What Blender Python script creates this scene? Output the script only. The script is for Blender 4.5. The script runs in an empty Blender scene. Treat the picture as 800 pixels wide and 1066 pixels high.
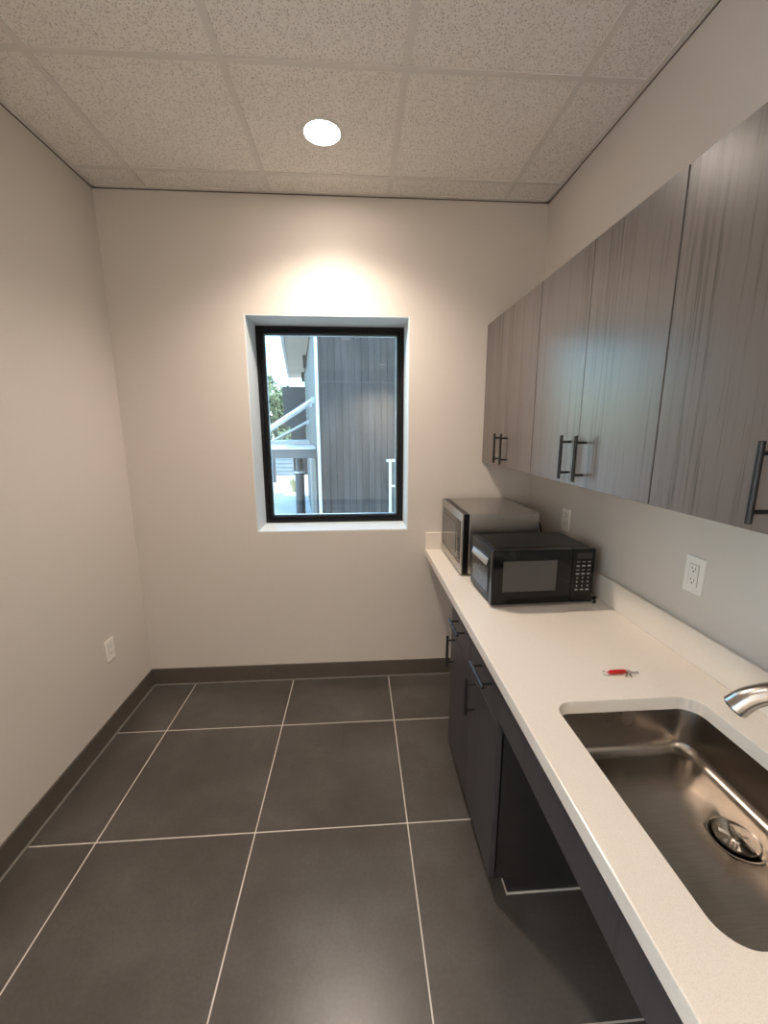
import bpy, bmesh, math, random
from mathutils import Vector, Matrix
random.seed(7)
C = bpy.context.scene.collection
PI = math.pi

# ---------------------------------------------------------------- camera
CAM_Z = 1.5726
cam_data = bpy.data.cameras.new('camera')
cam = bpy.data.objects.new('camera', cam_data); C.objects.link(cam)
F, YAW, PITCH, ROLL = 428.96, 0.0649, 0.1968, 0.0021
fwd = Vector((math.sin(YAW)*math.cos(PITCH), math.cos(YAW)*math.cos(PITCH), -math.sin(PITCH)))
rt = Vector((math.cos(YAW), -math.sin(YAW), 0)); dn = fwd.cross(rt)
r2 = rt*math.cos(ROLL) + dn*math.sin(ROLL); d2 = -rt*math.sin(ROLL) + dn*math.cos(ROLL)
m = Matrix((r2, -d2, -fwd)).transposed().to_4x4(); m.translation = (0, 0, CAM_Z)
cam.matrix_world = m
cam_data.sensor_fit = 'HORIZONTAL'; cam_data.sensor_width = 36; cam_data.lens = F/800*36
cam_data.clip_start = .02; cam_data.clip_end = 300
bpy.context.scene.camera = cam

# ---------------------------------------------------------------- world, sun, exposure
w = bpy.data.worlds.new('world'); bpy.context.scene.world = w; w.use_nodes = True
nt = w.node_tree; bg = nt.nodes['Background']
sky = nt.nodes.new('ShaderNodeTexSky'); sky.sky_type = 'NISHITA'; sky.sun_disc = False
sky.sun_elevation = math.radians(70); sky.sun_rotation = math.radians(150); sky.ozone_density = 1.6; sky.air_density = 1.2; sky.dust_density = 1.2
tint = nt.nodes.new('ShaderNodeMix'); tint.data_type = 'RGBA'; tint.blend_type = 'MULTIPLY'; tint.inputs[0].default_value = 1; tint.inputs[7].default_value = (.76, .93, 1.0, 1)
nt.links.new(sky.outputs[0], tint.inputs[6]); nt.links.new(tint.outputs[2], bg.inputs[0]); bg.inputs[1].default_value = 1.35
sd = bpy.data.lights.new('sun', 'SUN'); sd.energy = 8.0; sd.angle = math.radians(.6); sd.color = (1, .97, .9)
so = bpy.data.objects.new('sun', sd); C.objects.link(so)
so.rotation_euler = Vector((-.20, -.025, -.98)).to_track_quat('-Z', 'Y').to_euler()
so.location = (8, 12, 14)
vs = bpy.context.scene.view_settings
vs.view_transform = 'Standard'; vs.look = 'None'; vs.gamma = 1; vs.use_curve_mapping = False
vs.exposure = 0.06
SPOT = 15.0         # watts of each lamp's downward beam
LAMP_COL = (1.0, .86, .735)

# ---------------------------------------------------------------- helpers
def root_loc(o):
    v = Vector((0, 0, 0))
    while o: v += o.location; o = o.parent
    return v
def obj(name, bm, mat, parent=None, world=True, smooth=None, loc=None):
    me = bpy.data.meshes.new(name)
    if world and parent: bmesh.ops.translate(bm, verts=bm.verts, vec=-root_loc(parent))
    if loc is not None and not parent: bmesh.ops.translate(bm, verts=bm.verts, vec=-Vector(loc))
    bmesh.ops.recalc_face_normals(bm, faces=bm.faces)
    bm.to_mesh(me); bm.free()
    o = bpy.data.objects.new(name, me); C.objects.link(o)
    if isinstance(mat, (list, tuple)):
        for k in mat: me.materials.append(k)
    else: me.materials.append(mat)
    if parent: o.parent = parent
    elif loc is not None: o.location = loc
    if smooth is not None:
        for p in me.polygons: p.use_smooth = True
        try: me.set_sharp_from_angle(angle=math.radians(smooth))
        except Exception: pass
    return o
def tag(o, label=None, cat=None, group=None, kind=None):
    if label: o['label'] = label
    if cat: o['category'] = cat
    if group: o['group'] = group
    if kind: o['kind'] = kind
    return o
def thing(name, label, cat, loc=(0, 0, 0), rz=0, group=None):
    o = bpy.data.objects.new(name, None); C.objects.link(o)
    o.location = loc; o.rotation_euler = (0, 0, rz); o.empty_display_size = .05
    return tag(o, label, cat, group)
def struct(name, bm, mat, parent=None, **k):
    o = obj(name, bm, mat, parent, **k)
    if not parent: o['kind'] = 'structure'
    return o
def N(): return bmesh.new()
def box(bm, x0, x1, y0, y1, z0, z1, bev=0, seg=2):
    r = bmesh.ops.create_cube(bm, size=1)
    vs_ = r['verts']
    for v in vs_:
        v.co = Vector((x0+(v.co.x+.5)*(x1-x0), y0+(v.co.y+.5)*(y1-y0), z0+(v.co.z+.5)*(z1-z0)))
    if bev:
        es = list({e for v in vs_ for e in v.link_edges})
        bmesh.ops.bevel(bm, geom=es, offset=bev, segments=seg, affect='EDGES', profile=.6)
    return bm
def tube(bm, pts, rad, n=12, cap=True, closed=False):
    pts = [Vector(p) for p in pts]; rings = []; L = len(pts)
    rad = rad if isinstance(rad, (list, tuple)) else [rad]*L
    prev = None
    for i, p in enumerate(pts):
        if closed: t = (pts[(i+1) % L]-pts[i-1]).normalized()
        elif i == 0: t = (pts[1]-p).normalized()
        elif i == L-1: t = (p-pts[i-1]).normalized()
        else: t = ((pts[i+1]-p).normalized()+(p-pts[i-1]).normalized()).normalized()
        if prev is None:
            a = Vector((0, 0, 1)) if abs(t.z) < .9 else Vector((1, 0, 0))
            u = t.cross(a).normalized()
        else: u = (prev - t*prev.dot(t)).normalized()
        prev = u; v = t.cross(u)
        rings.append([bm.verts.new(p+(u*math.cos(2*PI*k/n)+v*math.sin(2*PI*k/n))*rad[i]) for k in range(n)])
    rng = range(L) if closed else range(L-1)
    for i in rng:
        a, b = rings[i], rings[(i+1) % L]
        for k in range(n): bm.faces.new((a[k], a[(k+1) % n], b[(k+1) % n], b[k]))
    if cap and not closed:
        bm.faces.new(rings[0][::-1]); bm.faces.new(rings[-1])
    return bm
def lathe(bm, c, prof, n=48, cap0=False, cap1=False):
    c = Vector(c); rings = []
    for r, z in prof:
        rings.append([bm.verts.new(c+Vector((r*math.cos(2*PI*k/n), r*math.sin(2*PI*k/n), z))) for k in range(n)])
    for a, b in zip(rings, rings[1:]):
        for k in range(n): bm.faces.new((a[k], a[(k+1) % n], b[(k+1) % n], b[k]))
    if cap0: bm.faces.new(rings[0])
    if cap1: bm.faces.new(rings[-1])
    return bm
def rrect(x0, x1, y0, y1, r, n=8):
    out = []
    for cx, cy, a0 in ((x1-r, y1-r, 0), (x0+r, y1-r, 90), (x0+r, y0+r, 180), (x1-r, y0+r, 270)):
        for k in range(n+1):
            a = math.radians(a0+90*k/n); out.append((cx+r*math.cos(a), cy+r*math.sin(a)))
    return out
def catmull(P, n=8):
    P = [Vector(p) for p in P]; Q = [P[0]*2-P[1]]+P+[P[-1]*2-P[-2]]; out = []
    for i in range(1, len(Q)-2):
        a, b, c, d = Q[i-1:i+3]
        for k in range(n):
            t = k/n
            out.append(.5*((2*b)+(c-a)*t+(2*a-5*b+4*c-d)*t*t+(3*b-a-3*c+d)*t**3))
    out.append(P[-1]); return out

# ---------------------------------------------------------------- materials
def mat(name, col, rough=.5, metal=0., spec=.5, emit=None, es=0, bump=None, coat=0):
    m_ = bpy.data.materials.new(name); m_.use_nodes = True
    b = m_.node_tree.nodes['Principled BSDF']
    b.inputs['Base Color'].default_value = (*col, 1); b.inputs['Roughness'].default_value = rough
    b.inputs['Metallic'].default_value = metal; b.inputs['Specular IOR Level'].default_value = spec
    b.inputs['Coat Weight'].default_value = coat
    if emit: b.inputs['Emission Color'].default_value = (*emit, 1); b.inputs['Emission Strength'].default_value = es
    return m_, m_.node_tree, b
def nd(nt_, typ, **k):
    n_ = nt_.nodes.new(typ)
    for a, v in k.items(): setattr(n_, a, v)
    return n_
def coords(nt_, scale=(1, 1, 1), rnd=0):
    tc = nd(nt_, 'ShaderNodeTexCoord'); mp = nd(nt_, 'ShaderNodeMapping'); mp.inputs['Scale'].default_value = scale
    if rnd:
        oi = nd(nt_, 'ShaderNodeObjectInfo'); ad = nd(nt_, 'ShaderNodeVectorMath', operation='MULTIPLY_ADD')
        cb = nd(nt_, 'ShaderNodeCombineXYZ')
        for i in range(3): nt_.links.new(oi.outputs['Random'], cb.inputs[i])
        nt_.links.new(cb.outputs[0], ad.inputs[0]); ad.inputs[1].default_value = (rnd, rnd*.7, rnd*.4)
        nt_.links.new(tc.outputs['Object'], ad.inputs[2]); nt_.links.new(ad.outputs[0], mp.inputs[0])
    else: nt_.links.new(tc.outputs['Object'], mp.inputs[0])
    return mp.outputs[0]
def noise(nt_, vec, scale, detail=4, rough=.5):
    n_ = nd(nt_, 'ShaderNodeTexNoise'); n_.inputs['Scale'].default_value = scale
    n_.inputs['Detail'].default_value = detail; n_.inputs['Roughness'].default_value = rough
    nt_.links.new(vec, n_.inputs['Vector']); return n_.outputs[0]
def ramp(nt_, fac, stops):
    r = nd(nt_, 'ShaderNodeValToRGB'); e = r.color_ramp.elements
    e[0].position, e[0].color = stops[0][0], (*stops[0][1], 1)
    e[1].position, e[1].color = stops[-1][0], (*stops[-1][1], 1)
    for p, c in stops[1:-1]:
        x = e.new(p); x.color = (*c, 1)
    nt_.links.new(fac, r.inputs[0]); return r.outputs[0]
def bumpn(nt_, b, h, strength, dist):
    bp = nd(nt_, 'ShaderNodeBump'); bp.inputs['Strength'].default_value = strength; bp.inputs['Distance'].default_value = dist
    nt_.links.new(h, bp.inputs['Height']); nt_.links.new(bp.outputs[0], b.inputs['Normal'])
def noisy(name, c0, c1, scale, rough=.6, metal=0, spec=.5, detail=4, bstr=0, bdist=.001, vscale=(1, 1, 1), rnd=0, lo=.3, hi=.7, coat=0):
    m_, t, b = mat(name, c0, rough, metal, spec, coat=coat)
    v = coords(t, vscale, rnd); n_ = noise(t, v, scale, detail)
    t.links.new(ramp(t, n_, [(lo, c0), (hi, c1)]), b.inputs['Base Color'])
    if bstr: bumpn(t, b, n_, bstr, bdist)
    return m_

M = {}
M['wall'] = noisy('wall_paint', (.64, .59, .535), (.66, .61, .555), 260, .55, spec=.35, bstr=.12, bdist=.0006)
M['reveal'] = noisy('reveal_daylight_tint', (.72, .785, .81), (.74, .80, .83), 200, .5, spec=.35, bstr=.1, bdist=.0005)  # blue of the daylight mixed into the colour of the returns
M['base'] = noisy('baseboard_vinyl', (.095, .078, .065), (.105, .087, .073), 30, .5, spec=.4)
M['caulk'] = noisy('grey_caulk', (.17, .155, .14), (.21, .19, .17), 40, .7)
M['white_caulk'] = noisy('white_caulk', (.55, .52, .47), (.62, .58, .52), 40, .7)

# floor tiles
def floor_mat():
    m_, t, b = mat('floor_tile', (.05, .045, .04), .3)
    tc = nd(t, 'ShaderNodeTexCoord'); sep = nd(t, 'ShaderNodeSeparateXYZ'); t.links.new(tc.outputs['Object'], sep.inputs[0])
    T = .6096; lines = []; ids = []
    for ax, off in ((0, -1.0358), (1, 2.0002)):
        s = nd(t, 'ShaderNodeMath', operation='SUBTRACT'); t.links.new(sep.outputs[ax], s.inputs[0]); s.inputs[1].default_value = off
        dv = nd(t, 'ShaderNodeMath', operation='DIVIDE'); t.links.new(s.outputs[0], dv.inputs[0]); dv.inputs[1].default_value = T
        ad = nd(t, 'ShaderNodeMath', operation='ADD'); t.links.new(dv.outputs[0], ad.inputs[0]); ad.inputs[1].default_value = .5
        fr = nd(t, 'ShaderNodeMath', operation='FRACT'); t.links.new(ad.outputs[0], fr.inputs[0])
        sb = nd(t, 'ShaderNodeMath', operation='SUBTRACT'); t.links.new(fr.outputs[0], sb.inputs[0]); sb.inputs[1].default_value = .5
        ab = nd(t, 'ShaderNodeMath', operation='ABSOLUTE'); t.links.new(sb.outputs[0], ab.inputs[0])
        lt = nd(t, 'ShaderNodeMath', operation='LESS_THAN'); t.links.new(ab.outputs[0], lt.inputs[0]); lt.inputs[1].default_value = .0024/T
        lines.append(lt.outputs[0])
        fl = nd(t, 'ShaderNodeMath', operation='FLOOR'); t.links.new(dv.outputs[0], fl.inputs[0]); ids.append(fl.outputs[0])
    mx = nd(t, 'ShaderNodeMath', operation='MAXIMUM'); t.links.new(lines[0], mx.inputs[0]); t.links.new(lines[1], mx.inputs[1])
    cb = nd(t, 'ShaderNodeCombineXYZ'); t.links.new(ids[0], cb.inputs[0]); t.links.new(ids[1], cb.inputs[1])
    sc = nd(t, 'ShaderNodeVectorMath', operation='MULTIPLY_ADD'); t.links.new(cb.outputs[0], sc.inputs[0]); sc.inputs[1].default_value = (3.7, 5.3, 0)
    t.links.new(tc.outputs['Object'], sc.inputs[2])
    n1 = noise(t, sc.outputs[0], 3.2, 5, .6); n2 = noise(t, sc.outputs[0], 90, 3, .6)
    mix = nd(t, 'ShaderNodeMath', operation='MULTIPLY_ADD'); t.links.new(n2, mix.inputs[0]); mix.inputs[1].default_value = .35; t.links.new(n1, mix.inputs[2])
    tile = ramp(t, mix.outputs[0], [(.45, (.060, .052, .045)), (.68, (.080, .071, .063)), (.9, (.105, .097, .089))])
    mc = nd(t, 'ShaderNodeMix', data_type='RGBA'); t.links.new(mx.outputs[0], mc.inputs[0]); t.links.new(tile, mc.inputs[6])
    mc.inputs[7].default_value = (.62, .58, .52, 1); t.links.new(mc.outputs[2], b.inputs['Base Color'])
    rr = nd(t, 'ShaderNodeMapRange'); t.links.new(n1, rr.inputs[0]); rr.inputs[1].default_value = .3; rr.inputs[2].default_value = .7
    rr.inputs[3].default_value = .31; rr.inputs[4].default_value = .315
    ad = nd(t, 'ShaderNodeMath', operation='MULTIPLY_ADD'); t.links.new(mx.outputs[0], ad.inputs[0]); ad.inputs[1].default_value = .4; t.links.new(rr.outputs[0], ad.inputs[2])
    t.links.new(ad.outputs[0], b.inputs['Roughness'])
    bumpn(t, b, n2, .12, .0006)
    return m_
M['floor'] = floor_mat()
def ceil_mat():
    m_, t, b = mat('ceiling_tile', (.6, .57, .52), .9, spec=.1)
    v = coords(t); mp = coords(t, (1, 1.0, 1))
    n1 = noise(t, v, 120, 3, .6); n2 = noise(t, mp, 90, 5, .75)
    vo = nd(t, 'ShaderNodeTexVoronoi'); vo.inputs['Scale'].default_value = 120; vo.inputs['Randomness'].default_value = 1; t.links.new(v, vo.inputs['Vector'])
    s = nd(t, 'ShaderNodeMath', operation='MULTIPLY_ADD'); t.links.new(n1, s.inputs[0]); s.inputs[1].default_value = -.55; t.links.new(vo.outputs['Distance'], s.inputs[2])
    c = ramp(t, s.outputs[0], [(.0, (.62, .57, .52)), (.03, (.78, .73, .68)), (.07, (.90, .86, .81))])
    c2 = ramp(t, n2, [(.34, (.55, .52, .5)), (.5, (1, 1, 1))])
    mx = nd(t, 'ShaderNodeMix', data_type='RGBA', blend_type='MULTIPLY'); mx.inputs[0].default_value = .35
    t.links.new(c, mx.inputs[6]); t.links.new(c2, mx.inputs[7]); t.links.new(mx.outputs[2], b.inputs['Base Color'])
    bumpn(t, b, s.outputs[0], .5, .002)
    return m_
M['ceil'] = ceil_mat()
M['tbar'] = noisy('painted_steel_grid', (.74, .70, .65), (.76, .72, .67), 30, .45, spec=.3)
def wood(name, a, b_, c, rough):
    m_, t, b = mat(name, a, rough, spec=.28)
    v = coords(t, (95, 95, 1.8), 9); v2 = coords(t, (420, 420, 9), 9); v3 = coords(t, (9, 9, .35), 9)
    n1 = noise(t, v, 1, 4, .6); n2 = noise(t, v2, 1, 3, .6); n3 = noise(t, v3, 1, 2, .5)
    s = nd(t, 'ShaderNodeMath', operation='MULTIPLY_ADD'); t.links.new(n2, s.inputs[0]); s.inputs[1].default_value = .55; t.links.new(n1, s.inputs[2])
    s2 = nd(t, 'ShaderNodeMath', operation='MULTIPLY_ADD'); t.links.new(n3, s2.inputs[0]); s2.inputs[1].default_value = .5; t.links.new(s.outputs[0], s2.inputs[2])
    t.links.new(ramp(t, s2.outputs[0], [(.76, a), (1.0, b_)]), b.inputs['Base Color'])
    bumpn(t, b, s.outputs[0], .18, .0006)
    return m_
M['wood'] = wood('grey_brown_laminate', (.078, .064, .058), (.152, .128, .118), None, .27)
M['dwood'] = wood('charcoal_laminate', (.034, .028, .028), (.058, .050, .050), None, .42)
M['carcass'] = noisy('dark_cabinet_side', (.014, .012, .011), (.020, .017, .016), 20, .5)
M['quartz'] = noisy('speckled_quartz', (.72, .65, .56), (.81, .745, .66), 560, .22, spec=.5, detail=2, lo=.28, hi=.55)
M['black'] = noisy('matte_black_metal', (.008, .008, .008), (.012, .012, .012), 60, .38, spec=.5)
def brushed(name, c0, c1, r0, vscale, bs=.05):
    m_, t, b = mat(name, c0, r0, 1)
    v = coords(t, vscale); n1 = noise(t, v, 1, 4, .6)
    t.links.new(ramp(t, n1, [(.3, c0), (.7, c1)]), b.inputs['Base Color'])
    v2 = coords(t, (1, 1, 1)); n2 = noise(t, v2, 5, 2, .5)
    rr = nd(t, 'ShaderNodeMapRange'); t.links.new(n2, rr.inputs[0]); rr.inputs[1].default_value = .3; rr.inputs[2].default_value = .7
    rr.inputs[3].default_value = r0; rr.inputs[4].default_value = r0+.004; t.links.new(rr.outputs[0], b.inputs['Roughness'])
    bumpn(t, b, n1, bs, .0003); return m_
M['steel'] = brushed('brushed_stainless', (.275, .24, .205), (.34, .30, .26), .27, (20, 400, 400))
M['nickel'] = brushed('brushed_nickel', (.50, .46, .41), (.56, .52, .47), .24, (300, 300, 30))
M['mwsteel'] = brushed('appliance_stainless', (.42, .40, .375), (.52, .50, .47), .36, (300, 12, 300))
M['glint'] = noisy('glint_metal', (.62, .66, .70), (.68, .72, .76), 40, .12, metal=1)  # bluish mirror metal for the added reflecting lip
M['mwtop'] = noisy('appliance_top_panel', (.30, .28, .26), (.42, .40, .37), 60, .34, metal=.8, detail=6, bstr=.1, bdist=.0004)
M['gblack'] = noisy('gloss_black_plastic', (.003, .003, .003), (.005, .005, .005), 40, .10, spec=.28)
M['sblack'] = noisy('satin_black_plastic', (.004, .004, .004), (.006, .006, .006), 40, .3, spec=.22)
M['mwglass'] = noisy('microwave_door_glass', (.052, .050, .048), (.060, .058, .055), 900, .14, detail=1)
M['mwglass2'] = noisy('dark_door_glass', (.020, .018, .016), (.028, .026, .023), 900, .12, detail=1)
M['print'] = noisy('pale_print', (.30, .30, .29), (.36, .36, .35), 60, .5)
M['plate'] = noisy('white_plastic', (.86, .82, .76), (.88, .84, .78), 40, .3, spec=.5)
M['slot'] = noisy('dark_slot', (.02, .018, .016), (.03, .027, .025), 40, .6)
M['red'] = noisy('red_plastic', (.50, .008, .012), (.58, .012, .016), 60, .28)
M['white'] = noisy('white_enamel', (.75, .74, .71), (.78, .77, .74), 40, .4)
def glass_mat():
    m_ = bpy.data.materials.new('window_glass'); m_.use_nodes = True; t = m_.node_tree; t.nodes.clear()
    o = nd(t, 'ShaderNodeOutputMaterial'); mx = nd(t, 'ShaderNodeMixShader'); tr = nd(t, 'ShaderNodeBsdfTransparent'); gl = nd(t, 'ShaderNodeBsdfGlossy')
    gl.inputs['Roughness'].default_value = .01; tr.inputs[0].default_value = (.90, .96, .95, 1)
    fr = nd(t, 'ShaderNodeFresnel'); fr.inputs[0].default_value = 1.5
    n_ = nd(t, 'ShaderNodeTexNoise'); n_.inputs['Scale'].default_value = 3
    rr = nd(t, 'ShaderNodeMapRange'); t.links.new(n_.outputs[0], rr.inputs[0]); rr.inputs[3].default_value = .005; rr.inputs[4].default_value = .02
    t.links.new(rr.outputs[0], gl.inputs['Roughness'])
    t.links.new(fr.outputs[0], mx.inputs[0]); t.links.new(tr.outputs[0], mx.inputs[1]); t.links.new(gl.outputs[0], mx.inputs[2])
    t.links.new(mx.outputs[0], o.inputs[0]); return m_
M['glass'] = glass_mat()
M['frame'] = noisy('black_anodised_frame', (.006, .006, .007), (.009, .009, .010), 50, .4, spec=.2)
M['gasket'] = noisy('pale_glazing_spacer', (.55, .60, .62), (.62, .67, .69), 50, .5)
# exterior
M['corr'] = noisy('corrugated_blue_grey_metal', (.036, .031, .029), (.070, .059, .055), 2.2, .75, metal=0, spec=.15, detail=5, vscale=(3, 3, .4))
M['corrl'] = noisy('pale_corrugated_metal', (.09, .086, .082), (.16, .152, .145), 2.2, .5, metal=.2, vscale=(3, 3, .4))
M['soffit'] = noisy('beige_soffit', (.34, .29, .235), (.39, .335, .27), 3, .7, vscale=(1, 6, 1))
M['concrete'] = noisy('pale_concrete', (.36, .34, .32), (.46, .44, .41), 1.1, .8, detail=6)
M['galv'] = noisy('galvanised_steel', (.40, .385, .37), (.50, .485, .46), 5, .5, metal=.2)
M['gsteel'] = noisy('grey_fascia', (.075, .068, .066), (.095, .087, .085), 5, .5)
M['dark'] = noisy('dark_brown_panel', (.05, .042, .04), (.062, .052, .05), 6, .6)
M['siding'] = noisy('pale_blue_siding', (.20, .21, .22), (.26, .27, .28), 2, .6)
M['leaf'] = noisy('leaf_green', (.07, .09, .035), (.22, .23, .11), 1.3, .6, detail=6, lo=.35, hi=.62)
M['leaf2'] = noisy('leaf_pale_green', (.15, .165, .08), (.30, .30, .18), 1.6, .6, detail=6, lo=.35, hi=.62)
M['bark'] = noisy('bark', (.08, .06, .045), (.16, .13, .10), 9, .85, bstr=.4, bdist=.02)
M['straw'] = noisy('straw_grass', (.42, .35, .17), (.55, .47, .26), 9, .7)
M['dglass'] = noisy('dark_store_glass', (.03, .035, .035), (.05, .055, .05), 2, .1)

# ---------------------------------------------------------------- room constants (metres)
XL, XR, D, H = -1.305, 1.05, 2.433, 2.772
ZC = CAM_Z - .72                      # worktop surface
RX, RY, RYL = -3.2, -3.4, -.3         # wider space behind the camera

# ---------------------------------------------------------------- room shell
struct('floor', box(N(), RX-.1, XR+.12, RY-.1, D+.3, -.15, 0), M['floor'])
struct('ceiling', box(N(), RX-.1, XR+.12, RY-.1, D+.3, H, H+.1), M['ceil'])
struct('wall_left', box(N(), XL-.12, XL, RYL, D, 0, H), M['wall'])
struct('wall_right', box(N(), XR, XR+.12, RY, D, 0, H), M['wall'])
struct('wall_front', box(N(), RX, XR, RY-.1, RY, 0, H), M['wall'])
bm = N(); box(bm, RX-.1, RX, RY, RYL+.1, 0, .1); box(bm, RX-.1, RX, RY, RYL+.1, 2.6, H)
box(bm, RX-.1, RX, RY, -3.2, .1, 2.6); box(bm, RX-.1, RX, -.6, RYL+.1, .1, 3.0)
struct('wall_rear_left', bm, M['wall'])  # side opening added out of view to let in fill daylight
struct('wall_return', box(N(), RX, XL-.12, RYL, RYL+.1, 0, H), M['wall'])
WX0, WX1, WZ0, WZ1, WT = -.600, .304, .973, 2.188, .30
bm = N()   # window wall with its opening
x0, x1 = XL-.12, XR+.12
box(bm, x0, WX0, D, D+WT, -.15, H+.1); box(bm, WX1, x1, D, D+WT, -.15, H+.1)
box(bm, WX0, WX1, D, D+WT, -.15, WZ0); box(bm, WX0, WX1, D, D+WT, WZ1, H+.1)
struct('wall_back', bm, M['wall'])
# returns lining the window opening, coloured as if in bluish daylight
bm = N(); t_ = .006
box(bm, WX0, WX0+t_, D+.001, D+WT-.02, WZ0, WZ1); box(bm, WX1-t_, WX1, D+.001, D+WT-.02, WZ0, WZ1)
box(bm, WX0+t_, WX1-t_, D+.001, D+WT-.02, WZ1-t_, WZ1); box(bm, WX0+t_, WX1-t_, D+.001, D+WT-.02, WZ0, WZ0+t_)
struct('trim_2', bm, M['reveal'])

def baseboard(name, x0, x1, y0, y1, ax):
    bm = N(); box(bm, x0, x1, y0, y1, 0, .106, .002, 1)
    return struct(name, bm, M['base'])
baseboard('baseboard_back', XL+.009, XR-.009, D-.009, D, 0)
baseboard('baseboard_left', XL, XL+.009, RYL, D, 1)
baseboard('baseboard_right', XR-.009, XR, RY, D, 1)
baseboard('baseboard_front', RX, XR-.009, RY, RY+.009, 1)
bm = N(); box(bm, XL+.009, XR-.01, D-.019, D-.009, 0, .003); box(bm, XL+.009, XL+.019, RYL, D-.009, 0, .003)
struct('trim_3', bm, M['caulk'])

# ceiling grid: flanged tee bars and the wall angle
CT, CX0, CY0 = .6165, -1.0465, 2.2687
bm = N()
for k in range(-4, 5):
    x = CX0+k*CT
    if RX < x < XR: box(bm, x-.012, x+.012, RY, D if x > XL else RYL, H-.004, H)
for k in range(0, 11):
    y = CY0-k*CT
    if y > RY: box(bm, XL if y > RYL else RX, XR, y-.012, y+.012, H-.0035, H)
box(bm, XL, XR, D-.022, D, H-.005, H); box(bm, XL, XL+.022, RYL, D, H-.005, H); box(bm, XR-.022, XR, RY, D, H-.005, H)
box(bm, RX, XR, RY, RY+.022, H-.005, H)
struct('trim_1', bm, M['tbar'])
bm = N()   # solid dark strip painted as the shade line under the wall angle
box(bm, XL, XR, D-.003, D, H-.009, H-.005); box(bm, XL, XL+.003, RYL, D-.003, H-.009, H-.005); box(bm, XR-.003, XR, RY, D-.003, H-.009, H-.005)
struct('shade_strip', bm, M['base'])

# ---------------------------------------------------------------- window
win = bpy.data.objects.new('window_1', None); C.objects.link(win); win.location = ((WX0+WX1)/2, D+.24, WZ0); win['kind'] = 'structure'
fy0, fy1, fw = D+.225, D+.30, .036
def ringbox(bm, x0, x1, z0, z1, w_, y0, y1, bev=0):
    box(bm, x0, x0+w_, y0, y1, z0, z1, bev); box(bm, x1-w_, x1, y0, y1, z0, z1, bev)
    box(bm, x0+w_, x1-w_, y0, y1, z0, z0+w_, bev); box(bm, x0+w_, x1-w_, y0, y1, z1-w_, z1, bev)
bm = N(); ringbox(bm, WX0+.007, WX1-.007, WZ0+.007, WZ1-.007, .020, fy0, fy1, .002)
ringbox(bm, WX0+.027, WX1-.027, WZ0+.027, WZ1-.027, .020, fy0+.018, fy1, .002)
obj('window_frame', bm, M['frame'], win)
bm = N(); ringbox(bm, WX0+.047, WX1-.047, WZ0+.047, WZ1-.047, .006, fy0+.045, fy0+.06)
obj('glazing_spacer', bm, M['gasket'], win)
bm = N(); box(bm, WX0+.045, WX1-.045, fy0+.038, fy0+.044, WZ0+.045, WZ1-.045)
obj('pane', bm, M['glass'], win)

# ---------------------------------------------------------------- ceiling lamps
def lamp(x, y, label, power=1, glow=1.5):
    t = thing('recessed_downlight', label, 'ceiling light', (x, y, H), 0, 'recessed ceiling downlights')
    bm = N(); lathe(bm, (x, y, H), [(.088, 0), (.088, -.004), (.079, -.0065), (.073, -.0045), (.073, 0)])
    obj('trim_ring', bm, M['white'], t, smooth=40)
    bm = N(); lathe(bm, (x, y, H), [(.0725, -.001), (.0725, -.0046), (.05, -.0056), (.001, -.0058)], 48, cap1=True)
    obj('diffuser', bm, mat('lamp_diffuser', (.9, .9, .9), .5, emit=LAMP_COL, es=glow)[0], t, smooth=40)
    ld = bpy.data.lights.new('downlight_beam', 'SPOT'); ld.energy = SPOT*power; ld.color = LAMP_COL; ld.spot_size = math.radians(140); ld.spot_blend = 1; ld.shadow_soft_size = .06
    lo = bpy.data.objects.new('downlight_beam', ld); C.objects.link(lo); lo.parent = t; lo.location = (0, 0, -.075)
    return t
lamp(-.123, 1.976, 'round glowing recessed downlight in the ceiling in front of the window', 6, 80)
lamp(-.123, -.49, 'round recessed downlight in the ceiling above the camera, outside the photo', 1.2)
lamp(-.123, .743, 'extra fill downlight added in the ceiling just ahead of the camera, nearer than the glowing one', 1.1)  # extra lamp added to brighten the left wall
lamp(-1.356, -.80, 'round recessed downlight over the side area behind the left wall', 3.0)
for x_, y_, l_ in ((-2.60, -.80, 'added fill downlight in the wider room, beside the side wall opening'), (-2.60, -2.65, 'added fill downlight in the far rear corner by the side wall opening'),
                   (.50, -2.65, 'added fill downlight in the far rear corner on the worktop side')):
    lamp(x_, y_, l_, 33)  # strong unseen lamps added behind the camera as fill light

# ---------------------------------------------------------------- handles
def pull(parent, c, axis, L=.160, proj=.035, r=.006):
    """bar pull; c = bar centre, bar runs along axis, posts run towards +x"""
    bm = N(); c = Vector(c); a = Vector((0, 0, 1)) if axis == 'z' else Vector((0, 1, 0))
    tube(bm, [c-a*L/2, c-a*(L/2-.001), c+a*(L/2-.001), c+a*L/2], [r-.001, r, r, r-.001], 14)
    for s in (-1, 1):
        p = c+a*s*(L/2-.022); tube(bm, [p, p+Vector((proj, 0, 0))], r*.72, 10)
    return obj('handle', bm, M['black'], parent, smooth=40)

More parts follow.
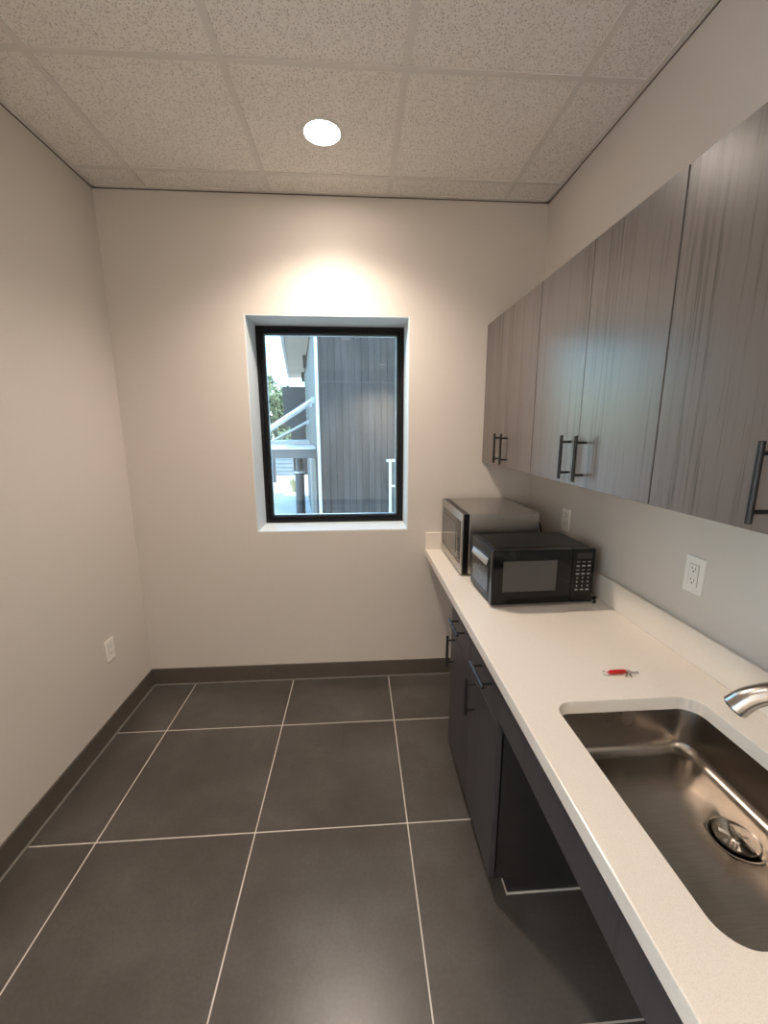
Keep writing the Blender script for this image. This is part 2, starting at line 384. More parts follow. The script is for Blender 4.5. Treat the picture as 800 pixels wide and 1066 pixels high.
# ---------------------------------------------------------------- upper cabinets
UZ0, UZ1, UF = CAM_Z-.190, CAM_Z+.577, .745
def upper(y1, ys, y0, label):
    t = thing('upper_cabinet', label, 'cabinet', (XR, (y0+y1)/2, UZ0), 0, 'upper cabinets along the right wall')
    bm = N(); box(bm, UF+.0195, XR-.001, y0+.001, y1-.001, UZ0, UZ1)
    obj('body', bm, M['wood'], t)
    for a, b_, hy in ((ys+.0012, y1-.0015, ys+.048), (y0+.0015, ys-.0012, ys-.048)):
        bm = N(); box(bm, UF, UF+.0185, a, b_, UZ0+.001, UZ1-.001, .0008, 1)
        d = obj('door', bm, M['wood'], t)
        pull(d, (UF-.035, hy, CAM_Z-.095), 'z', .150)
upper(D-.001, 2.072, 1.734, 'upper cabinet farthest along the right wall, touching the window wall, two grey-brown doors')
upper(1.732, 1.362, .997, 'middle upper cabinet with paired black handles and a bluish sheen on its doors')
upper(.995, .640, .285, 'nearest upper cabinet, cut off by the right edge of the photo')

# ---------------------------------------------------------------- base cabinet
FX = .428; CB = ZC-.040                # face plane, underside of worktop
Y0, Y1 = 1.110, 1.752
t = thing('base_cabinet', 'charcoal base cabinet with two drawers above two doors, under the worktop', 'cabinet', (.72, (Y0+Y1)/2, 0))
bm = N()
box(bm, FX+.024, XR-.012, Y0, Y0+.018, .070, CB); box(bm, FX+.024, XR-.012, Y1-.018, Y1, .070, CB)
box(bm, FX+.024, XR-.012, Y0+.018, Y1-.018, .070, .088); box(bm, XR-.020, XR-.012, Y0+.018, Y1-.018, .088, CB)
box(bm, FX+.024, XR-.02, Y0+.018, Y1-.018, CB-.02, CB)
box(bm, FX+.072, XR-.012, Y0+.0005, Y0+.018, .0, .070); box(bm, FX+.072, XR-.012, Y1-.018, Y1-.0005, .0, .070)
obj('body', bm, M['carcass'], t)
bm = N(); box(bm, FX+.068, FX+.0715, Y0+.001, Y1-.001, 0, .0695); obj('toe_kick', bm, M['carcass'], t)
ym = 1.430; zs = CAM_Z-.908
for a, b_, hy in ((ym+.0015, Y1-.001, 1.335), (Y0+.001, ym-.0015, 1.33)):
    bm = N(); box(bm, FX, FX+.019, a, b_, zs+.0015, CB-.004, .0008, 1); dr = obj('drawer', bm, M['dwood'], t)
    pull(dr, (FX-.035, (a+b_)/2 - (.01 if a > ym else .03), CAM_Z-.814), 'y', .150)
for a, b_, hy in ((ym+.0015, Y1-.001, Y1-.075), (Y0+.001, ym-.0015, 1.352)):
    bm = N(); box(bm, FX, FX+.019, a, b_, .068, zs-.0015, .0008, 1); dr = obj('door', bm, M['dwood'], t)
    pull(dr, (FX-.035, hy, CAM_Z-.98), 'z', .150)
bm = N(); box(bm, FX+.069, XR-.02, Y0-.005, Y0, 0, .004); box(bm, FX+.064, FX+.069, Y0-.005, Y0+.046, 0, .004)
obj('caulk_line', bm, M['white_caulk'], t)

bm = N(); box(bm, FX, FX+.019, -.75, Y0-.002, CAM_Z-.890, CB-.001, .0008, 1)
box(bm, FX+.0195, XR-.02, -.75, -.731, CAM_Z-.890, CB-.001); box(bm, FX+.0195, .49, Y0-.022, Y0-.003, CAM_Z-.885, CB-.001)
o = obj('sink_apron', bm, M['dwood'], loc=(FX, .2, CAM_Z-.890)); tag(o, 'long charcoal apron panel hung under the worktop edge in front of the sink', 'panel')

# ---------------------------------------------------------------- worktop, splashes
WF = .413; SX = 1.036
SX0, SX1, SY0, SY1, SR = .517, .918, .412, .956, .048
bm = N()
outer = [(WF, -.75), (XR-.001, -.75), (XR-.001, D-.001), (WF, D-.001)]
inner = rrect(SX0, SX1, SY0, SY1, SR, 10)
def loop(pts, z):
    v = [bm.verts.new((x, y, z)) for x, y in pts]
    return v, [bm.edges.new((v[i], v[(i+1) % len(v)])) for i in range(len(v))]
ov, oe = loop(outer, ZC); iv, ie = loop(inner, ZC)
bmesh.ops.triangle_fill(bm, use_beauty=True, use_dissolve=False, edges=oe+ie)
top = [f for f in bm.faces]
# remove any face filling the hole
for f in list(bm.faces):
    c_ = f.calc_center_median()
    if SX0+.02 < c_.x < SX1-.02 and SY0+.02 < c_.y < SY1-.02 and all(v in iv for v in f.verts): bm.faces.remove(f)
ex = bmesh.ops.extrude_face_region(bm, geom=list(bm.faces))
bmesh.ops.translate(bm, verts=[g for g in ex['geom'] if isinstance(g, bmesh.types.BMVert)], vec=(0, 0, -.038))
rim = [e for e in bm.edges if all(abs(v.co.z-ZC) < 1e-5 for v in e.verts) and (all(abs(v.co.x-WF) < 1e-5 for v in e.verts) or len([f for f in e.link_faces if abs(f.normal.z) < .5]) > 0)]
bmesh.ops.recalc_face_normals(bm, faces=bm.faces)
rim = [e for e in bm.edges if all(abs(v.co.z-ZC) < 1e-5 for v in e.verts) and len(e.link_faces) == 2 and abs(e.link_faces[0].normal.dot(e.link_faces[1].normal)) < .3]
bmesh.ops.bevel(bm, geom=rim, offset=.0025, segments=2, affect='EDGES', profile=.5)
o = obj('worktop', bm, M['quartz'], loc=(.73, .8, ZC-.038)); tag(o, 'long off-white speckled quartz worktop running along the right wall', 'worktop')
bm = N(); box(bm, SX, XR-.0005, -.75, D-.001, ZC+.0003, ZC+.110, .0015, 1)
o = obj('backsplash', bm, M['quartz'], loc=(XR, .8, ZC)); tag(o, 'low off-white quartz upstand along the right wall behind the sink', 'backsplash')
bm = N(); box(bm, WF, SX-.0005, D-.020, D-.0005, ZC+.0003, ZC+.104, .0015, 1)
o = obj('backsplash', bm, M['quartz'], loc=(.72, D, ZC)); tag(o, 'short off-white quartz upstand on the window wall behind the stainless microwave', 'backsplash')

# ---------------------------------------------------------------- sink
ZT = ZC-.0385; SB = CAM_Z-.885
t = thing('sink', 'rectangular undermount stainless steel sink set in the worktop', 'sink', ((SX0+SX1)/2, (SY0+SY1)/2, SB-.02))
DXc, DYc, DR = .822, .697, .054
bm = N()
rings = []
e_ = .004
def rr_at(off, z, r): return [(x, y, z) for x, y in rrect(SX0-e_+off, SX1+e_-off, SY0-e_+off, SY1+e_-off, r, 10)]
prof = [(-.022, ZT, .06), (0, ZT, .052), (.001, ZT-.004, .052), (.006, SB+.035, .050)]
for k in range(1, 7):
    a = k/6*PI/2; prof.append((.006+.030*(1-math.cos(a)), SB+.035-.031*math.sin(a), .050+.004*k/6))
prof.append((.060, SB+.0025, .05)); 
for off, z, r in prof: rings.append([bm.verts.new(p) for p in rr_at(off, z, r)])
for a, b_ in zip(rings, rings[1:]):
    n_ = len(a)
    for k in range(n_): bm.faces.new((a[k], a[(k+1) % n_], b_[(k+1) % n_], b_[k]))
# floor: from last ring towards a circle round the drain
n_ = len(rings[-1]); last = rings[-1]
circ = []
for v in last:
    an = math.atan2(v.co.y-DYc, v.co.x-DXc); circ.append(an)
prev = last
for f_, rr_, z in ((.5, None, SB+.0008), (1, DR+.006, SB), (1, DR, SB-.002)):
    cur = []
    for v, an in zip(last, circ):
        q = Vector((DXc+DR*1.2*math.cos(an), DYc+DR*1.2*math.sin(an), z))
        if rr_: q = Vector((DXc+rr_*math.cos(an), DYc+rr_*math.sin(an), z))
        p = v.co.lerp(q, f_) if f_ < 1 else q
        p.z = z; cur.append(bm.verts.new(p))
    for k in range(n_): bm.faces.new((prev[k], prev[(k+1) % n_], cur[(k+1) % n_], cur[k]))
    prev = cur
obj('basin', bm, M['steel'], t, smooth=50)
dc = (DXc, DYc, SB)
bm = N(); lathe(bm, dc, [(DR+.001, .0004), (DR-.002, .0012), (DR-.006, -.001), (DR-.010, -.009), (DR-.014, -.035), (.012, -.042)], 48, cap1=True)
dr = obj('drain', bm, M['steel'], t, smooth=50)
bm = N(); lathe(bm, dc, [(.041, .003), (.0435, .0045), (.0425, .002), (.033, -.004), (.020, -.009), (.010, -.011), (.009, -.004), (.006, -.001), (.001, 0)], 40, cap1=True)
for k in range(6):
    a = k*PI/3; p = Vector(dc)
    u = Vector((math.cos(a), math.sin(a), 0)); s = Vector((-u.y, u.x, 0))
    vs_ = [bm.verts.new(p+u*r_+s*w_+Vector((0, 0, z))) for r_, w_, z in ((.010, 0, -.002), (.030, -.006, -.002), (.033, 0, .001), (.030, .006, -.002), (.020, 0, .003))]
    for i in range(4): bm.faces.new((vs_[i], vs_[(i+1) % 4], vs_[4]))
st = obj('strainer', bm, M['nickel'], dr, smooth=35)
bm = N(); lathe(bm, dc, [(.0065, -.002), (.0045, .006), (.0075, .010), (.0075, .013), (.003, .015)], 20, cap1=True)
obj('strainer_knob', bm, M['nickel'], dr, smooth=40)

# ---------------------------------------------------------------- faucet
t = thing('faucet', 'brushed nickel faucet arching over the sink from the worktop, at the right edge', 'faucet', (.985, .690, ZC))
bm = N(); lathe(bm, (.985, .69, ZC), [(.030, .0002), (.030, .006), (.026, .012), (.022, .02), (.021, .10), (.019, .105)], 32, cap0=True, cap1=True)
obj('base', bm, M['nickel'], t, smooth=40)
P = [(.985, .690, ZC+.095), (.982, .693, ZC+.135), (.965, .703, ZC+.163), (.935, .722, ZC+.170), (.900, .742, ZC+.160), (.864, .762, ZC+.134), (.843, .773, ZC+.104)]
pp = catmull(P, 8); rad = [.0175+.0085*(i/(len(pp)-1))**1.5 for i in range(len(pp))]
bm = N(); tube(bm, pp, rad, 24, cap=True); obj('spout', bm, M['nickel'], t, smooth=50)
e1 = Vector(P[-1]); dirn = (Vector(pp[-1])-Vector(pp[-2])).normalized()
bm = N(); tube(bm, [e1-dirn*.001, e1+dirn*.004], [.0215, .0205], 24); obj('aerator', bm, M['slot'], t, smooth=40)
bm = N(); tube(bm, [(.985, .668, ZC+.07), (.985, .645, ZC+.075)], .012, 16); tube(bm, [(.985, .645, ZC+.075), (.975, .60, ZC+.10), (.968, .575, ZC+.118)], [.008, .006, .005], 12)
obj('lever', bm, M['nickel'], t, smooth=40)

# ---------------------------------------------------------------- stainless microwave (door faces the room, -x)
mx0, mx1, my0, my1, mz0, mz1 = .545, .893, 1.930, 2.402, ZC+.012, CAM_Z-.403
t = thing('microwave', 'larger stainless steel microwave in the far corner of the worktop', 'microwave', ((mx0+mx1)/2, (my0+my1)/2, ZC))
bm = N(); box(bm, mx0, mx1, my0, my1, mz0, mz1-.0015, .002, 2); obj('body', bm, M['mwsteel'], t)
bm = N(); box(bm, mx0+.004, mx1-.002, my0+.002, my1-.002, mz1-.0013, mz1, .0006, 1); obj('top_panel', bm, M['mwtop'], t)
bm = N(); box(bm, mx0-.030, mx0-.0005, my0+.001, my1, mz0+.002, mz1-.001, .002, 1); obj('door_core', bm, M['sblack'], t)
bm = N(); fx = mx0-.038
# stainless surround of the front
def yzring(bm, x0, x1, ya, yb, za, zb, wy, wt, wb):
    box(bm, x0, x1, ya, ya+wy, za, zb); box(bm, x0, x1, yb-wy, yb, za, zb)
    box(bm, x0, x1, ya+wy, yb-wy, za, za+wb); box(bm, x0, x1, ya+wy, yb-wy, zb-wt, zb)
yzring(bm, fx, mx0-.0305, my0, my1, mz0+.001, mz1, .018, .040, .042)
dr = obj('door', bm, M['mwsteel'], t)
bm = N(); box(bm, fx+.003, mx0-.031, my0+.095, my1-.0185, mz0+.0435, mz1-.0405, .001, 1); pn = obj('door_glass', bm, M['mwglass2'], dr)
bm = N(); box(bm, fx+.0015, fx+.0028, my0+.13, my1-.05, mz0+.075, mz1-.072); obj('window_mesh', bm, M['mwglass'], pn)
bm = N(); box(bm, fx+.003, mx0-.031, my0+.0185, my0+.094, mz0+.0435, mz1-.0405, .001, 1); cp = obj('control_panel', bm, M['gblack'], t)
bm = N()
for r_ in range(6):
    for c_ in range(3): box(bm, fx+.0015, fx+.003, my0+.030+c_*.019, my0+.042+c_*.019, mz0+.06+r_*.020, mz0+.069+r_*.020)
obj('button_legends', bm, M['slot'], cp)
for ya in (my0+.03, my1-.05):
    for xa in (mx0+.03, mx1-.05):
        bm = N(); lathe(bm, (xa+.01, ya+.01, ZC), [(.009, .0005), (.011, .012)], 16, cap0=True, cap1=True); obj('foot', bm, M['sblack'], t)
bm = N(); tube(bm, catmull([(mx1, 1.99, CAM_Z-.46), (mx1+.02, 1.985, CAM_Z-.455), (mx1+.035, 1.98, CAM_Z-.50), (mx1+.05, 1.985, CAM_Z-.60), (mx1+.06, 2.0, ZC+.016), (mx1+.08, 2.06, ZC+.012)], 6), .0035, 8)
obj('power_cord', bm, M['sblack'], t, smooth=50)

# ---------------------------------------------------------------- black microwave (door faces the camera)
W_, Dp, Hh = .435, .290, .240
t = thing('microwave', 'smaller glossy black microwave with a keypad, standing in front of the stainless one', 'microwave', (.756, 1.557, ZC), math.radians(1.6))
def L(bm_, name, mt, par=t, **k): return obj(name, bm_, mt, par, world=False, **k)
hw = W_/2
L(box(N(), -hw+.003, hw-.003, .026, Dp, .010, Hh, .004, 3), 'body', M['sblack'], smooth=30)
bm = N(); box(bm, -hw+.024, hw-.02, .05, Dp-.01, Hh-.0002, Hh+.0012, .0005, 1); L(bm, 'top_panel', M['sblack'])
L(box(N(), -hw, hw-.098, 0, .025, .012, Hh+.002, .0045, 3), 'door', M['gblack'], smooth=30)
dr = [o_ for o_ in t.children if o_.name.startswith('door')][0]
L(box(N(), -hw+.045, -hw+.272, -.0012, .003, .068, .198, .0008, 1), 'door_window', M['mwglass'], dr)
cp = L(box(N(), hw-.0965, hw, 0, .025, .012, Hh+.002, .0045, 3), 'control_panel', M['gblack'], smooth=30)
L(box(N(), hw-.080, hw-.016, -.0008, .002, .200, .224, .0005, 1), 'display', M['mwglass2'], cp)
for r_ in range(8):
    for c_ in range(3):
        zz = .182-r_*.0172; xx = hw-.082+c_*.0235
        bm = N(); box(bm, xx, xx+.018, -.0010, .0015, zz, zz+.011, .0005, 1); kb = L(bm, 'button', M['sblack'], cp)
        bm = N()
        if r_ in (1, 3, 7): box(bm, xx+.002, xx+.016, -.0013, -.0009, zz+.003, zz+.0085)
        elif r_ in (0, 2): box(bm, xx+.003, xx+.015, -.0013, -.0009, zz+.0045, zz+.007)
        else: box(bm, xx+.007, xx+.0115, -.0013, -.0009, zz+.002, zz+.009)
        L(bm, 'legend', M['print'], cp)
# side face details: recessed panel edge and vent holes
bm = N(); box(bm, -hw+.0010, -hw+.0032, .050, Dp-.03, .045, Hh-.035, .0008, 1); sp = L(bm, 'side_panel', M['gblack'])
bm = N()
for r_ in range(9):
    for c_ in range(12):
        yy = .066+c_*.015; zz = .056+r_*.011
        if zz > .056+.099*(1-.35*(c_/11)) : continue
        lathe(bm, (0, 0, 0), [(.0032, 0), (.0032, .0008)], 6, cap0=True, cap1=True)
        vv = list(bm.verts)[-12:]
        for v in vv: v.co = Vector((-hw+.0008-v.co.z, yy+v.co.x, zz+v.co.y))
L(bm, 'vent_holes', M['print'], sp)
bm = N(); v = []
for yy in (.055, Dp-.035):
    for xx, zz in ((-hw+.0012, .196), (-hw+.0012, .166), (-hw-.0075, .166)): v.append(bm.verts.new((xx, yy, zz)))
for f in ((0, 1, 2), (3, 5, 4), (0, 2, 5, 3), (2, 1, 4, 5), (1, 0, 3, 4)): bm.faces.new([v[i] for i in f])
L(bm, 'glint_lip', M['glint'], sp)  # tilted lip added to mirror the window as a pale bluish strip
for xa, ya in ((-hw+.03, .05), (hw-.03, .05), (-hw+.03, Dp-.04), (hw-.03, Dp-.04)):
    bm = N(); lathe(bm, (xa, ya, 0), [(.009, .0005), (.011, .0102)], 16, cap0=True, cap1=True); L(bm, 'foot', M['sblack'])
bm = N(); tube(bm, catmull([(hw-.002, .10, .05), (hw+.012, .085, .024), (hw+.022, .06, .010), (hw+.030, .03, .007), (hw+.024, .008, .006), (hw+.010, .002, .006)], 6), .0035, 8)
tube(bm, [(hw+.016, .028, .017), (hw+.036, .026, .017)], .0065, 10)
L(bm, 'power_cord', M['sblack'], smooth=50)

# ---------------------------------------------------------------- keychain
kz = ZC+.0008
t = thing('keychain', 'small red keychain holder with a metal clasp lying on the worktop near the sink', 'keychain', (.775, 1.07, ZC))
bm = N(); pts = [(.741, 1.068), (.748, 1.0695), (.770, 1.071), (.790, 1.0715), (.797, 1.071)]
tube(bm, [(x, y, kz+.0062) for x, y in pts], [.0035, .006, .0064, .006, .0045], 14); obj('red_case', bm, M['red'], t, smooth=50)
bm = N(); tube(bm, [(.734+.008*math.cos(a*PI/8), 1.0695+.008*math.sin(a*PI/8), kz+.0035+.002*math.sin(a*PI/8)) for a in range(16)], .0011, 8, closed=True); obj('split_ring', bm, M['nickel'], t, smooth=50)
bm = N(); tube(bm, [(.796, 1.071, kz+.006), (.806, 1.073, kz+.0055), (.812, 1.070, kz+.004)], [.004, .0045, .003], 10)
tube(bm, [(.812, 1.070, kz+.003), (.822, 1.067, kz+.003), (.834, 1.068, kz+.003)], [.0025, .002, .003], 8)
tube(bm, [(.800, 1.069, kz+.003), (.792, 1.058, kz+.0028), (.783, 1.050, kz+.0028)], [.0025, .002, .003], 8)
tube(bm, [(.806, 1.066, kz+.0025), (.802, 1.056, kz+.0025), (.800, 1.048, kz+.0025)], [.002, .002, .003], 8)
obj('clasp', bm, M['nickel'], t, smooth=50)

# ---------------------------------------------------------------- wall outlets
def outlet(x, y, z, side, label):
    """side=+1 sits on the right wall facing -x, -1 on the left wall facing +x"""
    t = thing('wall_outlet', label, 'outlet', (x, y, z), 0 if side > 0 else PI, 'white wall outlets')
    bm = N(); box(bm, -.0062, -.0003, -.036, .036, -.058, .058, .0022, 2); pl = L(bm, 'cover_plate', M['plate'], t)
    bm = N(); box(bm, -.0078, -.0058, -.0168, .0168, -.0335, .0335, .0006, 1); rc = L(bm, 'receptacle', M['plate'], t)
    bm = N(); ringy = (-.0066, -.0061)
    box(bm, -.0066, -.0061, -.0182, -.0170, -.035, .035); box(bm, -.0066, -.0061, .0170, .0182, -.035, .035)
    box(bm, -.0066, -.0061, -.0170, .0170, .0337, .035); L(bm, 'reveal_gap', M['caulk'], t)
    for s in (-1, 1):
        zc = s*.0185
        bm = N(); box(bm, -.0082, -.0076, -.0075, -.0055, zc-.001, zc+.0075); box(bm, -.0082, -.0076, .0055, .0075, zc, zc+.0075)
        lathe(bm, (0, 0, 0), [(.0026, 0), (.0026, .0006)], 12, cap0=True, cap1=True)
        for v in list(bm.verts)[-24:]: v.co = Vector((-.0082+v.co.z, v.co.x, zc-.0065+v.co.y))
        L(bm, 'socket', M['slot'], rc)
    bm = N(); box(bm, -.0090, -.0076, -.009, .009, -.0032, .0032, .0005, 1); L(bm, 'test_button', M['white'], rc)
    for s in (-1, 1):
        bm = N(); lathe(bm, (0, 0, 0), [(.0028, 0), (.0024, .0008)], 12, cap0=True, cap1=True)
        for v in bm.verts: v.co = Vector((-.0060-v.co.z, v.co.x, s*.048+v.co.y))
        L(bm, 'screw', M['plate'], pl)
outlet(XR, 1.158, CAM_Z-.447, 1, 'white wall outlet above the worktop between the black microwave and the faucet')
outlet(XR, 1.965, CAM_Z-.447, 1, 'white wall outlet in shade under the far upper cabinet, behind the microwaves')
outlet(XL, 2.058, CAM_Z-1.122, -1, 'white wall outlet low on the left wall near the corner')

# ================================================================= outdoors
GZ = -1.20
struct('ground', box(N(), -40, 25, -15, 70, GZ-.3, GZ), M['concrete'])
M['bounce'] = noisy('bounce_white', (.70, .68, .64), (.82, .80, .76), 40, .9)  # bright colour chosen to reflect sunlight indoors
struct('bounce_slab', box(N(), -12, RX-.1, -9, D, GZ, -.02), M['bounce'])  # unseen pale slab added to bounce sun up through the side opening
A0 = Vector((-.72, 8.0)); U = Vector((1, .14)).normalized(); V = Vector((-.14, 1)).normalized()
def corr(bm, p0, d, out, L_, z0, z1, period=.19, depth=.035, th=.04):
    """corrugated sheet from p0 along d, ribs towards out"""
    pr = []; s = 0
    while s < L_:
        pr += [(s, 0), (s+period*.38, 0), (s+period*.48, depth), (s+period*.62, depth), (s+period*.72, 0)]
        s += period
    pr.append((L_, 0)); pr = [q for q in pr if q[0] <= L_]
    fr, bk = [], []
    for s, h in pr:
        a = p0+d*s+out*h; b_ = p0+d*s-out*th
        fr.append((bm.verts.new((a.x, a.y, z0)), bm.verts.new((a.x, a.y, z1)))); bk.append((bm.verts.new((b_.x, b_.y, z0)), bm.verts.new((b_.x, b_.y, z1))))
    for i in range(len(pr)-1):
        bm.faces.new((fr[i][0], fr[i+1][0], fr[i+1][1], fr[i][1])); bm.faces.new((bk[i+1][0], bk[i][0], bk[i][1], bk[i+1][1]))
        bm.faces.new((fr[i][1], fr[i+1][1], bk[i+1][1], bk[i][1])); bm.faces.new((fr[i+1][0], fr[i][0], bk[i][0], bk[i+1][0]))
    for i in (0, -1): bm.faces.new((fr[i][0], fr[i][1], bk[i][1], bk[i][0]))
def obox(bm, p, u, v, a0, a1, b0, b1, z0, z1):
    """box in a rotated plan frame with origin p"""
    vv = []
    for z in (z0, z1):
        for a, b_ in ((a0, b0), (a1, b0), (a1, b1), (a0, b1)):
            q = p+u*a+v*b_; vv.append(bm.verts.new((q.x, q.y, z)))
    for f in ((0, 1, 2, 3), (4, 5, 6, 7), (0, 1, 5, 4), (1, 2, 6, 5), (2, 3, 7, 6), (3, 0, 4, 7)): bm.faces.new([vv[i] for i in f])
B = thing('neighbouring_building', 'neighbouring building clad in blue-grey corrugated metal, seen through the window', 'building', (A0.x, A0.y, GZ))
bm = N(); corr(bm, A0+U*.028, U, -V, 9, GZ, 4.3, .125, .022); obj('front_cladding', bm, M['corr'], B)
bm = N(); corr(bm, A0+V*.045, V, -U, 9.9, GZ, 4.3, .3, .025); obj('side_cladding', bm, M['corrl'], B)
bm = N(); obox(bm, A0, U, V, -.03, .025, -.035, .042, GZ, 4.3); obj('corner_trim', bm, M['galv'], B)
bm = N(); obox(bm, A0, U, V, .043, 9, -.026, -.0235, CAM_Z+.87, CAM_Z+.885); obj('reflection_line', bm, M['dark'], B)  # dark strip drawn for the edge of a reflection in the glass
bm = N(); obox(bm, A0, U, V, .1, 9, .06, 9.9, GZ, 4.25); obj('core', bm, M['corr'], B)
SZ = CAM_Z+2.2
bm = N(); obox(bm, A0, U, V, -.62, -.03, 1.6, 11.0, SZ, SZ+.30); obj('soffit', bm, M['soffit'], B)
bm = N(); obox(bm, A0, U, V, -.70, -.62, 1.6, 11.0, SZ-.02, SZ+.32); obj('fascia', bm, M['galv'], B)
for s_, z_ in ((5.2, CAM_Z+1.85), (9.0, CAM_Z+1.85)):
    bm = N(); obox(bm, A0, U, V, -.14, -.04, s_, s_+.18, z_, z_+.45); obj('wall_light', bm, M['dark'], B)
# window of the front cladding at the lower right
bm = N(); wx = 1.385
obox(bm, A0, U, V, wx-.03, wx+.02, -.06, .0, GZ+.1, CAM_Z-.62); obox(bm, A0, U, V, wx-.08, wx+1.3, -.08, .0, CAM_Z-.62, CAM_Z-.57)
wf = obj('window_frame', bm, M['galv'], B)
bm = N(); obox(bm, A0, U, V, wx+.02, wx+1.25, -.045, -.036, GZ+.1, CAM_Z-.62); obj('window_pane', bm, M['dglass'], wf)
bm = N(); obox(bm, A0, U, V, wx+.02, wx+1.25, -.06, -.04, CAM_Z-1.12, CAM_Z-1.08); obj('window_rail', bm, M['galv'], wf)
# doorway in the side wall under the canopy
bm = N(); obox(bm, A0, U, V, -.10, -.027, 2.6, 2.85, GZ, CAM_Z-.56); obj('door_frame', bm, M['galv'], B)
bm = N(); obox(bm, A0, U, V, -.06, -.027, .25, 2.5, GZ, CAM_Z-.57); obj('dark_doorway', bm, M['dark'], B)

def canopy(s0, depth, proj, z, label, rise=.93, fas=.17, fm='gsteel'):
    p = A0+V*s0
    t = thing('metal_canopy', label, 'canopy', (p.x, p.y, z), 0, 'canopies on the neighbouring building')
    bm = N(); obox(bm, p, U, V, -proj, -.045, 0, .06, z-fas, z); obox(bm, p, U, V, -proj, -.045, depth-.06, depth, z-fas, z); obox(bm, p, U, V, -proj, -proj+.06, .06, depth-.06, z-fas, z)
    obj('frame', bm, M[fm], t)
    bm = N(); obox(bm, p, U, V, -proj-.02, -.045, -.02, depth+.02, z+.001, z+.03); obj('deck', bm, M['galv'], t)
    for b_ in (.06, depth-.1):
        bm = N(); q0 = p+U*-.10+V*b_; q1 = p+U*(-proj+.10)+V*b_
        tube(bm, [(q0.x, q0.y, z+rise), (q1.x, q1.y, z+.06)], .036, 8); q2 = p+U*-.04+V*b_
        obox(bm, q2, U, V, -.06, .0, -.04, .04, z+rise-.05, z+rise+.06)
        obj('support_rod', bm, M['galv'], t)
canopy(.25, 1.5, 1.55, CAM_Z-.37, 'nearer steel canopy on the neighbouring building, hung by slanting rods')
canopy(4.4, 1.5, 1.15, CAM_Z-.34, 'farther steel canopy on the neighbouring building, partly behind the nearer one', .56, .07, 'galv')
p = A0+V*6.2
t = thing('projecting_sign', 'blank dark rectangular sign board projecting from the neighbouring building', 'sign', (p.x, p.y, CAM_Z+.13))
bm = N(); obox(bm, p, U, V, -.80, -.08, -.05, .05, CAM_Z+.10, CAM_Z+1.38); obj('board', bm, M['dark'], t)
for zz in (.9, .4):
    bm = N(); obox(bm, p, U, V, -.08, -.03, -.03, .03, CAM_Z+zz, CAM_Z+zz+.1); obj('bracket', bm, M['galv'], t)
p = A0+V*8.6
t = thing('projecting_sign', 'second dark sign board behind and below the larger one', 'sign', (p.x, p.y, CAM_Z-.3))
bm = N(); obox(bm, p, U, V, -.62, -.06, -.05, .05, CAM_Z-.38, CAM_Z+.6); obj('board', bm, M['dark'], t)
# strapped dark post
px_, py_ = -1.84, 13.3
t = thing('strapped_post', 'dark round post with white straps standing outside on the concrete', 'post', (px_, py_, GZ))
bm = N(); lathe(bm, (px_, py_, GZ), [(.15, 0), (.15, .02), (.145, 1.45), (.11, 1.5), (.10, 2.2), (.05, 2.35)], 24, cap0=True, cap1=True); obj('shaft', bm, M['dark'], t, smooth=40)
for z_, r_ in ((1.42, .17), (1.95, .13), (2.02, .13), (2.36, .07)):
    bm = N(); lathe(bm, (px_, py_, GZ+z_), [(r_-.02, 0), (r_, .01), (r_, .055), (r_-.02, .065)], 24, cap0=True, cap1=True); obj('strap', bm, M['galv'], t, smooth=40)
t = thing('bollard', 'thin dark bollard far outside near the pale building', 'bollard', (-4.45, 22.5, GZ))
bm = N(); lathe(bm, (-4.45, 22.5, GZ), [(.09, 0), (.09, 1.25), (.03, 1.4)], 16, cap0=True, cap1=True); obj('shaft', bm, M['dark'], t, smooth=40)
bm = N(); tube(bm, [(-4.45, 22.5, GZ+1.3), (-4.52, 22.45, GZ+1.9)], .05, 8); obj('arm', bm, M['dark'], t)
# far building with siding
t = thing('distant_building', 'far building, pale blue horizontal siding beside dark vertical cladding', 'building', (-4.6, 26, GZ))
bm = N(); box(bm, -9, -3.95, 26, 30, GZ, CAM_Z-1.05)
for k in range(8): box(bm, -9, -3.95, 25.95, 26, GZ+.04+k*.24, GZ+.06+k*.24+.16)
obj('siding_wall', bm, M['siding'], t)
bm = N(); box(bm, -3.9, 0, 26.2, 30, GZ, CAM_Z-.9)
for k in range(20): box(bm, -3.9+k*.2, -3.82+k*.2, 26.12, 26.2, GZ, CAM_Z-.9)
obj('dark_wall', bm, M['corr'], t)
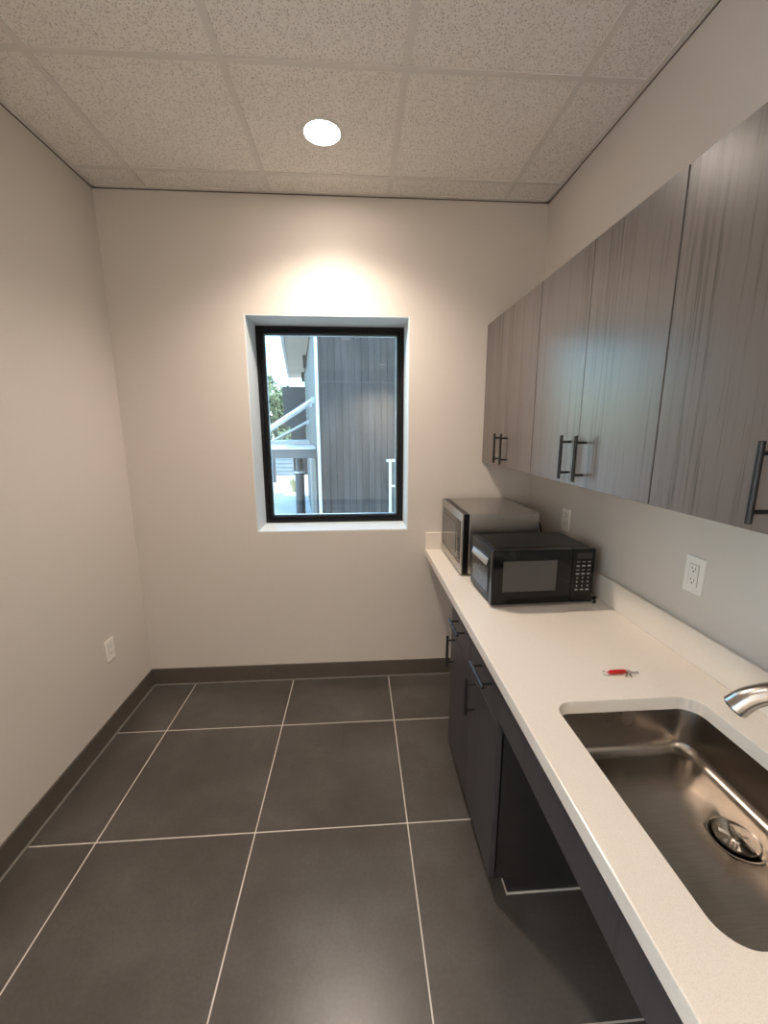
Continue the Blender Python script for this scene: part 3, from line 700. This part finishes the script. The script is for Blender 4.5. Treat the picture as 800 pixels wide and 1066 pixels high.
# grass clump
bm = N()
for k in range(130):
    a = random.uniform(0, 2*PI); r_ = random.uniform(0, .25); x, y = -2.80+r_*math.cos(a)*.6, 19+r_*math.sin(a)*.6
    h_ = random.uniform(.45, .8); dx, dy = math.cos(a)*.35*r_/.25, math.sin(a)*.35*r_/.25
    s = .018
    v = [bm.verts.new(q) for q in ((x-s, y, GZ), (x+s, y, GZ), (x+dx*.4+s, y+dy*.4, GZ+h_*.6), (x+dx*.4-s, y+dy*.4, GZ+h_*.6), (x+dx, y+dy, GZ+h_))]
    bm.faces.new(v[:4]); bm.faces.new((v[3], v[2], v[4]))
o = obj('ornamental_grass', bm, M['straw'], loc=(-2.80, 19, GZ)); tag(o, 'clump of straw-yellow ornamental grass on the concrete outside', 'grass')
# trees
def tree(x, y, h, rw, mt, label, n=1500):
    t = thing('tree', label, 'tree', (x, y, GZ), 0, 'trees beyond the neighbouring building')
    bm = N(); tube(bm, [(x, y, GZ), (x+.1, y, GZ+h*.3), (x-.1, y, GZ+h*.7)], [.25, .18, .07], 10)
    for k in range(9):
        a = k*2.4; z = GZ+h*(.3+.05*k)
        tube(bm, [(x, y, z), (x+math.cos(a)*rw*.6, y+math.sin(a)*rw*.6, z+h*.18)], [.07, .02], 6)
    obj('trunk', bm, M['bark'], t)
    bm = N(); blobs = [(Vector((x+random.uniform(-.7, .7)*rw, y+random.uniform(-.6, .6)*rw, GZ+h*random.uniform(.28, .92))), rw*random.uniform(.25, .45)) for _ in range(26)]
    for k in range(n):
        c, r_ = random.choice(blobs); d = Vector([random.gauss(0, 1) for _ in range(3)]).normalized()
        p = c+d*r_*random.uniform(.5, 1); s = random.uniform(.10, .22)
        u = Vector([random.gauss(0, 1) for _ in range(3)]).normalized(); v = u.cross(d).normalized()
        bm.faces.new([bm.verts.new(q) for q in (p-u*s, p-v*s*.5, p+u*s, p+v*s*.5)])
    obj('foliage', bm, mt, t)
tree(-6.3, 33, 6.9, 2.3, M['leaf'], 'tree with dark green crown farthest left through the window', 5000)
tree(-5.4, 41, 6.2, 2.2, M['leaf2'], 'pale green tree directly behind the dark sign boards', 5000)
tree(-3.2, 52, 5.6, 2.5, M['leaf'], 'low green tree mostly hidden by the corrugated building', 3000)
